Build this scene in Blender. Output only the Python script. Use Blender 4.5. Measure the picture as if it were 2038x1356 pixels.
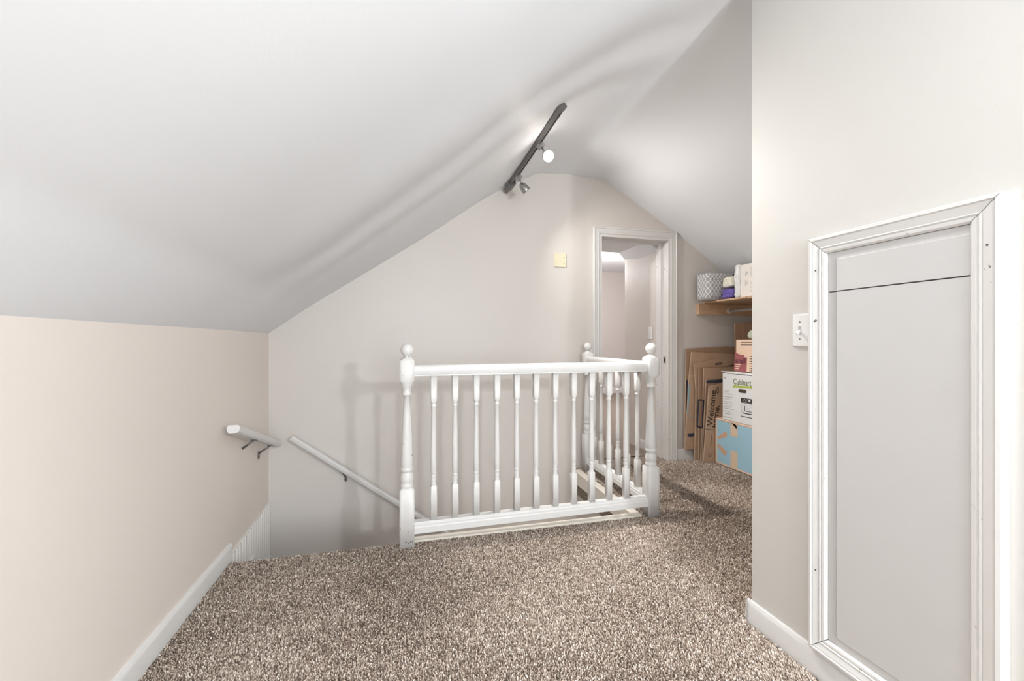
import bpy, bmesh, math, random
import numpy as np
from mathutils import Vector, Matrix, noise
random.seed(7)
for o in list(bpy.data.objects): bpy.data.objects.remove(o)
scene = bpy.context.scene
COL = scene.collection

# ---------------------------------------------------------------- camera
FPX, YAW, CAMZ = 854.0, math.atan(219 / 854.0), 1.05
cam_d = bpy.data.cameras.new('camera'); cam = bpy.data.objects.new('camera', cam_d); COL.objects.link(cam)
cam_d.sensor_fit = 'HORIZONTAL'; cam_d.sensor_width = 36.0
cam_d.lens = 36.0 * FPX / 2038.0
cam_d.shift_y = 2.0 / 2038.0
cam_d.clip_start = 0.02
cam.location = (0, 0, CAMZ); cam.rotation_euler = (math.pi / 2, 0, -YAW)
scene.camera = cam

# ---------------------------------------------------------------- world, exposure
w = bpy.data.worlds.new('world'); scene.world = w; w.use_nodes = True
w.node_tree.nodes['Background'].inputs[0].default_value = (0.9, 0.95, 1.0, 1)
w.node_tree.nodes['Background'].inputs[1].default_value = 1.0
scene.view_settings.view_transform = 'Standard'
scene.view_settings.look = 'None'
scene.view_settings.gamma = 1.0
scene.view_settings.use_curve_mapping = False
scene.view_settings.exposure = 0.54

# ---------------------------------------------------------------- large lights
def area_light(name, loc, rot, sx, sy, power, col):
    d = bpy.data.lights.new(name, 'AREA'); d.shape = 'RECTANGLE'; d.size = sx; d.size_y = sy
    d.energy = power; d.color = col
    o = bpy.data.objects.new(name, d); COL.objects.link(o); o.location = loc; o.rotation_euler = rot
    return o
def point_light(name, loc, power, col, rad):
    d = bpy.data.lights.new(name, 'POINT'); d.energy = power; d.color = col; d.shadow_soft_size = rad
    o = bpy.data.objects.new(name, d); COL.objects.link(o); o.location = loc
    return o
# daylight added through an unseen gable window behind the camera
area_light('added_daylight', (0.60, -2.52, 1.25), (math.radians(90), 0, 0), 1.1, 1.3, 46, (0.86, 0.94, 1.0))
# lamp in the room beyond the doorway
point_light('far_room_lamp', (3.3, 6.0, 2.0), 50, (1.0, 0.97, 0.97), 0.12)
point_light('vestibule_fill', (1.75, 4.95, 1.95), 19, (1.0, 0.97, 0.97), 0.12)  # unseen fill added to brighten the vestibule and door jamb
# unseen fill added to brighten the wall low in the stairwell
point_light('stairwell_fill', (1.25, 2.72, -1.05), 4, (1.0, 0.97, 0.93), 0.10)
# light added behind the camera, dressed as an invented wall sconce
point_light('added_sconce_light', (1.175, -0.62, 1.45), 56, (0.93, 0.965, 1.0), 0.045)

# ---------------------------------------------------------------- materials
MATS = {}
def nt(m):
    m.use_nodes = True
    return m.node_tree, m.node_tree.nodes['Principled BSDF']
def mat(name, col, rough=0.6, metal=0.0, var=0.0, vscale=4.0, bump=0.0, bscale=200.0, chips=0.0, chipcol=(0.09, 0.07, 0.05), cscale=22.0, spec=0.5, stretch=None, emit=None, trans=0.0, alpha=1.0):
    m = bpy.data.materials.new(name); t, b = nt(m); N = t.nodes; L = t.links
    b.inputs['Base Color'].default_value = (*col, 1); b.inputs['Roughness'].default_value = rough
    b.inputs['Metallic'].default_value = metal; b.inputs['Specular IOR Level'].default_value = spec
    if trans: b.inputs['Transmission Weight'].default_value = trans
    if alpha < 1: b.inputs['Alpha'].default_value = alpha
    tc = N.new('ShaderNodeTexCoord'); src = tc.outputs['Object']
    if stretch:
        mp = N.new('ShaderNodeMapping'); mp.inputs['Scale'].default_value = stretch; L.new(src, mp.inputs[0]); vsrc = mp.outputs[0]
    else: vsrc = src
    last = None
    if var:
        n = N.new('ShaderNodeTexNoise'); n.inputs['Scale'].default_value = vscale; n.inputs['Detail'].default_value = 6
        L.new(vsrc, n.inputs[0])
        r = N.new('ShaderNodeValToRGB'); e = r.color_ramp.elements
        e[0].position = 0.3; e[1].position = 0.7
        e[0].color = (*[c * (1 - var) for c in col], 1); e[1].color = (*[min(1, c * (1 + var)) for c in col], 1)
        L.new(n.outputs['Fac'], r.inputs[0]); last = r.outputs[0]
    if chips:
        n = N.new('ShaderNodeTexNoise'); n.inputs['Scale'].default_value = cscale; n.inputs['Detail'].default_value = 5; n.inputs['Roughness'].default_value = 0.65
        L.new(src, n.inputs[0])
        r = N.new('ShaderNodeValToRGB'); e = r.color_ramp.elements
        e[0].position = 1 - chips; e[0].color = (0, 0, 0, 1); e[1].position = 1 - chips + 0.015; e[1].color = (1, 1, 1, 1)
        L.new(n.outputs['Fac'], r.inputs[0])
        mx = N.new('ShaderNodeMixRGB'); mx.inputs[1].default_value = (*col, 1); mx.inputs[2].default_value = (*chipcol, 1)
        L.new(r.outputs[0], mx.inputs[0])
        if last: L.new(last, mx.inputs[1])
        last = mx.outputs[0]
    if last: L.new(last, b.inputs['Base Color'])
    if bump:
        n = N.new('ShaderNodeTexNoise'); n.inputs['Scale'].default_value = bscale; n.inputs['Detail'].default_value = 4
        L.new(vsrc, n.inputs[0])
        bp = N.new('ShaderNodeBump'); bp.inputs['Strength'].default_value = bump; bp.inputs['Distance'].default_value = 0.002
        L.new(n.outputs['Fac'], bp.inputs['Height']); L.new(bp.outputs[0], b.inputs['Normal'])
    if emit:
        b.inputs['Emission Color'].default_value = (*emit[0], 1); b.inputs['Emission Strength'].default_value = emit[1]
    MATS[name] = m
    return m
def srgb(r, g, b):
    f = lambda c: (c / 255 / 12.92) if c / 255 <= 0.04045 else ((c / 255 + 0.055) / 1.055) ** 2.4
    return (f(r), f(g), f(b))
M_WALL = mat('wall_paint', srgb(217, 211, 205), 0.42, var=0.012, vscale=2.0, bump=0.2, bscale=160, spec=0.35)
M_WALL_LIT = mat('knee_wall_lit_tone', srgb(232, 223, 215), 0.45, var=0.012, vscale=2.0, bump=0.12, bscale=160, spec=0.35)  # wall paint lightened and warmed, putting this wall's stronger light into its colour
M_WALLR = mat('partition_paint', srgb(213, 210, 205), 0.5, var=0.012, vscale=2.0, bump=0.12, bscale=160, spec=0.3)
M_FAR = mat('far_room_paint', srgb(206, 198, 194), 0.6, bump=0.1, bscale=150)
M_CEIL = mat('ceiling_paint', srgb(234, 236, 239), 0.55, var=0.008, vscale=1.5, bump=0.14, bscale=110, spec=0.3, chips=0.235, cscale=30, chipcol=(0.3, 0.28, 0.27))
M_WHITE = mat('white_gloss_paint', srgb(223, 222, 220), 0.35, var=0.012, vscale=9, bump=0.05, bscale=60)
M_CHIP = mat('chipped_white_paint', srgb(224, 222, 219), 0.36, var=0.012, vscale=9, bump=0.08, bscale=70, chips=0.33, cscale=26)
M_CHIP2 = mat('worn_white_paint', srgb(224, 222, 219), 0.36, var=0.012, vscale=9, bump=0.08, bscale=70, chips=0.315, cscale=30, chipcol=(0.12, 0.09, 0.07))
M_CREAM = mat('aged_cream_paint', srgb(232, 225, 213), 0.4, var=0.02, vscale=7, bump=0.08, bscale=70)
M_PANEL = mat('panel_paint', srgb(207, 205, 203), 0.4, var=0.01, vscale=5, bump=0.06, bscale=90)
M_BEAD = mat('beadboard_paint', srgb(232, 229, 225), 0.4)
M_STEEL = mat('brushed_nickel', (0.42, 0.41, 0.40), 0.32, 1.0)
M_DKSTEEL = mat('dark_nickel', (0.20, 0.195, 0.19), 0.42, 0.85)
M_BLACK = mat('dark_void', (0.02, 0.02, 0.02), 0.8)
M_BULB = mat('bulb_glass', (1, 0.9, 0.75), 0.3, emit=((1.0, 0.88, 0.68), 14.0))
M_RIM = mat('warm_glow_ring', (1, 0.7, 0.45), 0.3, emit=((1.0, 0.50, 0.22), 1.1))
M_PLATE = mat('white_plastic', srgb(240, 239, 237), 0.3)
M_YPLATE = mat('ivory_plastic', srgb(226, 218, 190), 0.35)
M_SCREW = mat('screw_metal', (0.35, 0.33, 0.3), 0.4, 0.8)
M_WOOD = mat('raw_pine', srgb(205, 170, 138), 0.6, var=0.16, vscale=6, stretch=(1, 1, 9), bump=0.1, bscale=80)
M_WOOD2 = mat('shelf_plywood', srgb(190, 158, 130), 0.6, var=0.14, vscale=5, stretch=(6, 1, 6), bump=0.1, bscale=80)
M_CARD = mat('kraft_cardboard', srgb(192, 161, 134), 0.8, var=0.06, vscale=8, bump=0.15, bscale=60)
M_CARD2 = mat('darker_kraft_cardboard', srgb(170, 138, 113), 0.8, var=0.06, vscale=8, bump=0.15, bscale=60)
M_CARDE = mat('corrugated_edge', srgb(220, 196, 170), 0.9)
M_NAVY = mat('navy_print', srgb(62, 66, 82), 0.7)
M_TEAL = mat('teal_print', srgb(150, 190, 200), 0.7)
M_INK = mat('brown_black_ink', srgb(78, 62, 56), 0.7)
M_DKINK = mat('dark_grey_ink', srgb(66, 62, 60), 0.7)
M_GREYINK = mat('pale_grey_ink', srgb(188, 186, 184), 0.7)
M_BLUE = mat('light_blue_print', srgb(166, 206, 224), 0.65, var=0.02, vscale=12)
M_PEACH = mat('peach_cardboard', srgb(238, 208, 184), 0.7, var=0.02, vscale=8)
M_TAPE = mat('beige_tape', srgb(226, 202, 176), 0.35)
M_TAN = mat('torn_tan_paper', srgb(214, 172, 142), 0.8)
M_BOXW = mat('white_carton', srgb(238, 238, 238), 0.5)
M_LIME = mat('lime_print', srgb(176, 196, 84), 0.6)
M_OLIVE = mat('olive_grey_print', srgb(120, 128, 92), 0.6)
M_MAROON = mat('maroon_print', srgb(166, 96, 98), 0.65)
M_DKMAROON = mat('dark_maroon_ink', srgb(86, 48, 60), 0.65)
M_PURPLE = mat('purple_cloth', srgb(112, 96, 170), 0.85, var=0.1, vscale=20, bump=0.2, bscale=90)
M_POLY = mat('clear_plastic_wrap', (0.86, 0.86, 0.86), 0.12, var=0.12, vscale=30)
M_BAG = mat('greenish_plastic_bag', srgb(186, 190, 170), 0.15, var=0.12, vscale=18)
M_PACK = mat('white_package_paper', srgb(240, 233, 226), 0.5)
M_HOLE = mat('nail_hole', (0.05, 0.045, 0.04), 0.9)
M_GAP = mat('joint_shadow_gap', (0.12, 0.11, 0.10), 0.9)

# floral cloth and lattice fabric
def floral():
    m = bpy.data.materials.new('floral_cloth'); t, b = nt(m); N = t.nodes; L = t.links
    tc = N.new('ShaderNodeTexCoord'); v = N.new('ShaderNodeTexVoronoi'); v.inputs['Scale'].default_value = 42
    L.new(tc.outputs['Object'], v.inputs[0])
    r = N.new('ShaderNodeValToRGB'); e = r.color_ramp.elements
    e[0].position = 0.0; e[0].color = (*srgb(150, 146, 96), 1); e[1].position = 0.32; e[1].color = (*srgb(236, 232, 216), 1)
    x = e.new(0.2); x.color = (*srgb(226, 216, 172), 1)
    L.new(v.outputs['Distance'], r.inputs[0]); L.new(r.outputs[0], b.inputs['Base Color'])
    b.inputs['Roughness'].default_value = 0.85
    return m
M_FLORAL = floral()
def lattice():
    m = bpy.data.materials.new('lattice_fabric'); t, b = nt(m); N = t.nodes; L = t.links
    tc = N.new('ShaderNodeTexCoord'); s = N.new('ShaderNodeSeparateXYZ'); L.new(tc.outputs['Object'], s.inputs[0])
    def mth(op, a, c=None):
        n = N.new('ShaderNodeMath'); n.operation = op
        for i, q in enumerate((a, c)):
            if q is None: continue
            if isinstance(q, (int, float)): n.inputs[i].default_value = q
            else: L.new(q, n.inputs[i])
        return n.outputs[0]
    K = 2 * math.pi / 0.036
    u = mth('ADD', s.outputs[0], s.outputs[1])
    cu = mth('COSINE', mth('MULTIPLY', u, K)); cv = mth('COSINE', mth('MULTIPLY', s.outputs[2], K * 0.72))
    tt = mth('ABSOLUTE', mth('ADD', mth('ADD', cu, cv), mth('MULTIPLY', mth('MULTIPLY', cu, cv), 0.35)))
    k = mth('LESS_THAN', tt, 0.42)
    mx = N.new('ShaderNodeMixRGB'); mx.inputs[1].default_value = (*srgb(172, 170, 172), 1); mx.inputs[2].default_value = (*srgb(240, 239, 237), 1)
    L.new(k, mx.inputs[0]); L.new(mx.outputs[0], b.inputs['Base Color']); b.inputs['Roughness'].default_value = 0.85
    return m
M_LATT = lattice()
PAL = [(0.0, (108, 93, 82)), (0.3, (154, 137, 124)), (0.55, (187, 170, 155)), (0.8, (216, 201, 187)), (1.0, (247, 237, 226))]
def carpet(name, use_attr):
    m = bpy.data.materials.new(name); t, b = nt(m); N = t.nodes; L = t.links
    r = N.new('ShaderNodeValToRGB'); e = r.color_ramp.elements
    pal = [(p_, tuple(c_ * (1 if use_attr else 0.84) for c_ in q_)) for p_, q_ in PAL]  # untufted carpet darkened to stand for the shade between tufts
    e[0].position = 0; e[0].color = (*srgb(*pal[0][1]), 1); e[1].position = 1; e[1].color = (*srgb(*pal[-1][1]), 1)
    for p, c in pal[1:-1]:
        x = e.new(p); x.color = (*srgb(*c), 1)
    tc = N.new('ShaderNodeTexCoord')
    if use_attr:
        a = N.new('ShaderNodeAttribute'); a.attribute_name = 'tuft'; L.new(a.outputs['Fac'], r.inputs[0])
    else:
        n = N.new('ShaderNodeTexNoise'); n.inputs['Scale'].default_value = 170; n.inputs['Detail'].default_value = 3
        L.new(tc.outputs['Object'], n.inputs[0])
        mr = N.new('ShaderNodeMapRange'); mr.inputs[1].default_value = 0.32; mr.inputs[2].default_value = 0.68
        L.new(n.outputs['Fac'], mr.inputs[0]); L.new(mr.outputs[0], r.inputs[0])
        bp = N.new('ShaderNodeBump'); bp.inputs['Strength'].default_value = 0.8; bp.inputs['Distance'].default_value = 0.008
        L.new(n.outputs['Fac'], bp.inputs['Height']); L.new(bp.outputs[0], b.inputs['Normal'])
    L.new(r.outputs[0], b.inputs['Base Color'])
    b.inputs['Roughness'].default_value = 0.9; b.inputs['Specular IOR Level'].default_value = 0.15
    return m
M_CARPET = carpet('carpet_backing', False)
M_PILE = carpet('carpet_yarn', True)

# ---------------------------------------------------------------- mesh helpers
ROOT = {}
def sharp(bm, ang=0.45):
    for f in bm.faces: f.smooth = True
    for e in bm.edges:
        if len(e.link_faces) == 2 and e.calc_face_angle(0) > ang: e.smooth = False
def box(bm, x0, x1, y0, y1, z0, z1, bev=0.0, seg=1):
    r = bmesh.ops.create_cube(bm, size=1.0)
    vs = r['verts']
    for v in vs:
        v.co = Vector((x0 + (v.co.x + .5) * (x1 - x0), y0 + (v.co.y + .5) * (y1 - y0), z0 + (v.co.z + .5) * (z1 - z0)))
    if bev:
        es = list({e for v in vs for e in v.link_edges})
        bmesh.ops.bevel(bm, geom=es, offset=bev, segments=seg, affect='EDGES', profile=0.6)
    return bm
def newbox(*a, **k): return box(bmesh.new(), *a, **k)
def xform(bm, mtx): bmesh.ops.transform(bm, matrix=mtx, verts=bm.verts); return bm
def lathe(bm, prof, seg=24, mtx=None):
    """prof: list of (axial, radius, squareness) rings; square rings keep flat sides"""
    rings = []
    for z, r, sq in prof:
        ring = []
        for i in range(seg):
            a = 2 * math.pi * i / seg
            c, s = math.cos(a), math.sin(a)
            k = 1.0 / max(abs(c), abs(s))
            rr = r * (1 + sq * (k - 1))
            p = Vector((rr * c, rr * s, z))
            if mtx: p = mtx @ p
            ring.append(bm.verts.new(p))
        rings.append(ring)
    for a, b in zip(rings, rings[1:]):
        for i in range(seg):
            j = (i + 1) % seg
            bm.faces.new((a[i], a[j], b[j], b[i]))
    bm.faces.new(list(reversed(rings[0]))); bm.faces.new(rings[-1])
    return bm
def along(p0, p1):
    """matrix whose z axis runs p0 -> p1"""
    d = (Vector(p1) - Vector(p0)); q = d.to_track_quat('Z', 'Y')
    return Matrix.Translation(Vector(p0)) @ q.to_matrix().to_4x4()
def tube(bm, p0, p1, r, seg=14, r1=None):
    L = (Vector(p1) - Vector(p0)).length
    return lathe(bm, [(0, r, 0), (L, r if r1 is None else r1, 0)], seg, along(p0, p1))
def sweep(bm, prof, p0, p1, side, up):
    """constant profile (u,v) along p0->p1; u along side, v along up"""
    p0, p1, side, up = map(Vector, (p0, p1, side, up))
    a = [bm.verts.new(p0 + side * u + up * v) for u, v in prof]
    b = [bm.verts.new(p1 + side * u + up * v) for u, v in prof]
    n = len(prof)
    for i in range(n):
        j = (i + 1) % n
        bm.faces.new((a[i], a[j], b[j], b[i]))
    bm.faces.new(list(reversed(a))); bm.faces.new(b)
    bmesh.ops.recalc_face_normals(bm, faces=bm.faces)
    return bm
def polyprism(bm, pts, axis, d0, d1):
    """2D polygon extruded along axis 'x' (pts are y,z) or 'y' (pts are x,z) or 'z'"""
    def P(p, d):
        return {'x': (d, p[0], p[1]), 'y': (p[0], d, p[1]), 'z': (p[0], p[1], d)}[axis]
    a = [bm.verts.new(P(p, d0)) for p in pts]; b = [bm.verts.new(P(p, d1)) for p in pts]
    n = len(pts)
    for i in range(n):
        j = (i + 1) % n
        bm.faces.new((a[i], a[j], b[j], b[i]))
    bm.faces.new(list(reversed(a))); bm.faces.new(b)
    bmesh.ops.recalc_face_normals(bm, faces=bm.faces)
    return bm
def obj(name, bm, m, parent=None, smooth=True):
    if smooth: sharp(bm)
    if parent is not None:
        bmesh.ops.translate(bm, verts=bm.verts, vec=-ROOT.get(parent.name, Vector((0, 0, 0))))
    me = bpy.data.meshes.new(name); bm.to_mesh(me); bm.free()
    me.materials.append(m)
    o = bpy.data.objects.new(name, me); COL.objects.link(o)
    if parent is not None:
        o.parent = parent; ROOT[o.name] = ROOT.get(parent.name, Vector((0, 0, 0)))
    return o
def meta(o, label=None, cat=None, group=None, kind=None):
    if label: o['label'] = label
    if cat: o['category'] = cat
    if group: o['group'] = group
    if kind: o['kind'] = kind
    return o
def empty(name, loc, **k):
    o = bpy.data.objects.new(name, None); COL.objects.link(o); o.location = loc
    o.empty_display_size = 0.05
    ROOT[o.name] = Vector(loc)
    return meta(o, **k)
def struct(name, bm, m, label=None): return meta(obj(name, bm, m), kind='structure', label=label)
def based(o, loc):
    """move a single-mesh thing's origin to its base"""
    o.data.transform(Matrix.Translation(-Vector(loc))); o.location = loc
    return o
def text(name, s, size, origin, right, up, m, parent, depth=0.0004, bold=0.0, sx=1.0):
    c = bpy.data.curves.new(name, 'FONT'); c.body = s; c.size = size; c.extrude = depth; c.offset = bold
    t = bpy.data.objects.new(name, c); COL.objects.link(t)
    dg = bpy.context.evaluated_depsgraph_get()
    me = bpy.data.meshes.new_from_object(t.evaluated_get(dg))
    bpy.data.objects.remove(t)
    right, up = Vector(right).normalized(), Vector(up).normalized(); n = right.cross(up)
    mx = Matrix.Translation(Vector(origin)) @ Matrix((right, up, n)).transposed().to_4x4() @ Matrix.Diagonal((sx, 1, 1, 1))
    me.transform(Matrix.Translation(-ROOT.get(parent.name, Vector((0, 0, 0)))) @ mx)
    me.materials.clear(); me.materials.append(m); me.name = name
    o = bpy.data.objects.new(name, me); COL.objects.link(o); o.parent = parent; ROOT[o.name] = ROOT[parent.name]
    return o
def px(u, v):   # ray of a photo pixel, used to turn measured photo points into room coordinates
    a, b = (u - 1019) / FPX, (680 - v) / FPX
    return Vector((math.sin(YAW) + a * math.cos(YAW), math.cos(YAW) - a * math.sin(YAW), b))
def at_y(u, v, y): r = px(u, v); r *= y / r.y; return Vector((r.x, r.y, r.z + CAMZ))
def at_x(u, v, x): r = px(u, v); r *= x / r.x; return Vector((r.x, r.y, r.z + CAMZ))

# ---------------------------------------------------------------- room shell
XL, XR, YREAR, YEDGE = -0.80, 1.265, -2.6, 2.29
def xl(y): return XL if y < 2.3 else XL - 0.06 * (y - 2.3) / 0.87
def yb(x): return 3.17 + (x + 0.86) * 0.15 / 2.36 if x < 1.5 else 3.32
PX = [-0.86, -0.662, -0.342, 0.18, 0.601, 0.762, 0.929, 1.057, 1.323, 1.644, 1.832, 2.123, 2.349, 2.581, 2.848, 3.4]
PZ = [1.107, 1.255, 1.474, 1.832, 2.143, 2.246, 2.336, 2.404, 2.428, 2.414, 2.318, 2.146, 2.015, 1.863, 1.693, 1.34]
def prof(x, wd=0.024):
    # a little smoothing rounds the plaster folds, more so away from the gable
    return float(np.mean([np.interp(x + wd * d, PX, PZ) for d in (-1, -0.67, -0.33, 0, 0.33, 0.67, 1)]))
def sm(t): t = min(1, max(0, t)); return t * t * (3 - 2 * t)
def sag(x, y):
    """plaster sag: soft waves across the left slope, fading to the ridge and the gable"""
    t = y - (2.08 - 0.36 * (x + 0.8))
    env = sm((x + 0.75) / 0.5) * sm((1.5 - x) / 0.6)
    wv = -0.020 * math.exp(-((t + 0.05) / 0.23) ** 2) + 0.009 * math.exp(-((t - 0.22) / 0.10) ** 2) - 0.011 * math.exp(-((t - 0.42) / 0.11) ** 2) + 0.005 * math.exp(-((t - 0.61) / 0.08) ** 2)
    n = 0.010 * noise.noise(Vector((x * 1.7, y * 1.3, 3.1)))
    gab = sm((yb(x) - y) / 0.25)
    return gab * (env * wv + n * sm((x + 0.8) / 0.3) * sm((3.2 - x) / 0.3))
def build_ceiling():
    bm = bmesh.new()
    xs = np.concatenate([np.linspace(-0.80, 1.8, 92), np.linspace(1.85, 3.4, 30)])
    ss = np.linspace(0, 1, 110) ** 0.8
    rows = []
    for s in ss:
        row = []
        for i, x in enumerate(xs):
            y = YREAR + s * (yb(x) + 0.015 - YREAR)
            if i == 0:
                X = xl(y) - 0.012; z = 1.104 - 0.008
            else:
                X = float(x); z = prof(X, 0.024 + 0.22 * sm((yb(x) - y) / 0.9) * sm((X - 0.75) / 0.4)) + sag(X, y)
                if X < -0.6:
                    k = (X - xl(y)) / (-0.6 - xl(y)); z = 1.104 + k * (prof(-0.6) - 1.104) + sag(X, y)
            row.append(bm.verts.new((X, y, z)))
        rows.append(row)
    for a, b in zip(rows, rows[1:]):
        for i in range(len(a) - 1): bm.faces.new((a[i], b[i], b[i + 1], a[i + 1]))
    return bm
struct('ceiling', build_ceiling(), M_CEIL, 'sagging white sloped attic ceiling')

# left knee wall (follows xl) continuing down the stairwell
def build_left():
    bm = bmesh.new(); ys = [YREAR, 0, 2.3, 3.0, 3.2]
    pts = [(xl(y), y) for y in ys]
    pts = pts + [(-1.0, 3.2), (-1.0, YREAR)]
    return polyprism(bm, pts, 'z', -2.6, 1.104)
struct('wall_left', build_left(), M_WALL_LIT, 'low warm white knee wall left of the stairs')

DX0, DX1, DZ = 1.615, 2.285, 1.952     # door opening
def build_back():
    bm = bmesh.new()
    T = 0.18
    def seg(x0, x1, z0, z1):
        polyprism(bm, [(x0, yb(x0)), (x1, yb(x1)), (x1, yb(x1) + T), (x0, yb(x0) + T)], 'z', z0, z1)
    seg(-1.0, 1.5, -2.6, 2.62); seg(1.5, DX0, -0.2, 2.62); seg(DX0, DX1, DZ, 2.62); seg(DX1, 3.5, -0.2, 2.62)
    bmesh.ops.remove_doubles(bm, verts=bm.verts, dist=1e-5)
    return bm
struct('wall_back', build_back(), M_WALL, 'gable wall behind the stair opening')
struct('wall_right', newbox(XR, XR + 0.12, YREAR, 1.328, -0.15, 2.6), M_WALLR, 'partition wall with the access door')
struct('wall_alcove_front', newbox(XR + 0.12, 3.5, 1.21, 1.33, -0.15, 2.6), M_WALLR)
struct('wall_alcove_side', newbox(3.3, 3.42, 1.33, 3.32, -0.15, 1.6), M_WALL)
def build_rear():
    bm = bmesh.new(); y0, y1 = YREAR - 0.12, YREAR
    box(bm, -1.0, 0.0, y0, y1, -0.15, 2.6); box(bm, 1.20, XR + 0.1, y0, y1, -0.15, 2.6)
    box(bm, 0.0, 1.20, y0, y1, -0.15, 0.60); box(bm, 0.0, 1.20, y0, y1, 1.90, 2.6)
    return bm
struct('wall_rear', build_rear(), M_WALL)
wn = empty('added_window_1', (0.60, YREAR, 0.60), kind='structure', label='gable window added behind the viewer to light the room')
b_ = bmesh.new()
for a in ((0.0, 0.05, 0.60, 1.90), (1.15, 1.20, 0.60, 1.90), (0.05, 1.15, 0.60, 0.65), (0.05, 1.15, 1.85, 1.90), (0.05, 1.15, 1.23, 1.27)):
    box(b_, a[0], a[1], YREAR - 0.08, YREAR - 0.03, a[2], a[3])
obj('window_frame', b_, M_WHITE, wn)

# floor: slabs around the stair opening
def build_floor():
    bm = bmesh.new()
    box(bm, -0.85, 1.40, YREAR, YEDGE, -0.2, 0)
    box(bm, 1.40, 3.42, 1.2, 3.52, -0.2, 0)
    box(bm, 1.385, 1.40, YEDGE, 3.3, -0.2, 0)
    box(bm, 1.0, 2.6, 3.50, 4.1, -0.2, 0)
    box(bm, 0.8, 5.6, 4.1, 8.2, -0.2, 0)
    # rounded carpet nosing at the stair head
    lathe(bm, [(0, 0.02, 0), (0.80, 0.02, 0)], 16, along((-0.80, YEDGE, -0.02), (0.0, YEDGE, -0.02)))
    return bm
FLOOR = struct('floor', build_floor(), M_CARPET, 'brown speckled carpet floor')

# carpet pile: tufts too many to count
def build_pile():
    rng = np.random.default_rng(3)
    def field(x0, x1, y0, y1, sp):
        nx, ny = int((x1 - x0) / sp), int((y1 - y0) / sp)
        gx, gy = np.meshgrid(np.arange(nx), np.arange(ny))
        p = np.stack([x0 + (gx.ravel() + 0.5) * sp, y0 + (gy.ravel() + 0.5) * sp], 1)
        return p + rng.uniform(-0.55, 0.55, p.shape) * sp
    P = np.concatenate([field(-0.785, 1.25, 0.62, 1.34, 0.0053), field(-0.785, 1.40, 1.34, 2.305, 0.0054),
                        field(1.40, 2.615, 1.335, 3.30, 0.0070), field(1.385, 1.40, 2.30, 3.24, 0.0078), field(2.615, 3.28, 1.36, 2.58, 0.010)])
    n = len(P)
    lowf = np.sin(P[:, 0] * 3.1 + 1.3 * np.sin(P[:, 1] * 2.3)) * np.sin(P[:, 1] * 3.7 + 0.8 + 1.1 * np.sin(P[:, 0] * 2.9)) + 0.5 * np.sin(P[:, 0] * 7.3 + 2 * np.sin(P[:, 1] * 5.1)) * np.sin(P[:, 1] * 6.7)
    h = rng.uniform(0.006, 0.0115, n); r = rng.uniform(0.0026, 0.0040, n); a0 = rng.uniform(0, 2 * math.pi, n)
    la = rng.uniform(0, 2 * math.pi, n); ll = rng.uniform(0.001, 0.005, n)
    lean = np.stack([np.cos(la) * ll, np.sin(la) * ll + 0.004 * lowf], 1)
    V = np.zeros((n, 7, 3))
    for k in range(3):
        a = a0 + k * 2 * math.pi / 3
        V[:, k, 0] = P[:, 0] + np.cos(a) * r * 0.7; V[:, k, 1] = P[:, 1] + np.sin(a) * r * 0.7; V[:, k, 2] = -0.001
        a = a + 0.7
        V[:, 3 + k, 0] = P[:, 0] + lean[:, 0] * 0.6 + np.cos(a) * r; V[:, 3 + k, 1] = P[:, 1] + lean[:, 1] * 0.6 + np.sin(a) * r; V[:, 3 + k, 2] = h * 0.62
    V[:, 6, 0] = P[:, 0] + lean[:, 0]; V[:, 6, 1] = P[:, 1] + lean[:, 1]; V[:, 6, 2] = h
    # tufts past the stair nosing roll over the edge
    over = np.clip(P[:, 1] - (YEDGE - 0.004), 0, None) * (P[:, 0] < 1.385) * (P[:, 1] < 2.31)
    V[:, :, 2] -= (over * 0.8)[:, None]
    F = []
    for k in range(3):
        j = (k + 1) % 3
        F += [(k, j, 3 + j), (k, 3 + j, 3 + k), (3 + k, 3 + j, 6)]
    F = np.array(F)
    idx = (F[None, :, :] + (np.arange(n) * 7)[:, None, None]).reshape(-1)
    me = bpy.data.meshes.new('carpet_pile')
    me.vertices.add(n * 7); me.vertices.foreach_set('co', V.reshape(-1).astype(np.float32))
    nf = n * len(F)
    me.loops.add(nf * 3); me.loops.foreach_set('vertex_index', idx.astype(np.int32))
    me.polygons.add(nf); me.polygons.foreach_set('loop_start', (np.arange(nf) * 3).astype(np.int32))
    try: me.polygons.foreach_set('loop_total', np.full(nf, 3, np.int32))
    except Exception: pass
    me.update()
    c = np.clip(rng.normal(0.49, 0.29, n) + 0.09 * lowf, 0, 1)
    at = me.attributes.new('tuft', 'FLOAT', 'POINT'); at.data.foreach_set('value', np.repeat(c, 7).astype(np.float32))
    me.materials.append(M_PILE)
    o = bpy.data.objects.new('carpet_pile', me); COL.objects.link(o)
    o.parent = FLOOR
    return meta(o, 'speckled brown cut pile of the carpet', kind='stuff')
build_pile()

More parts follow.
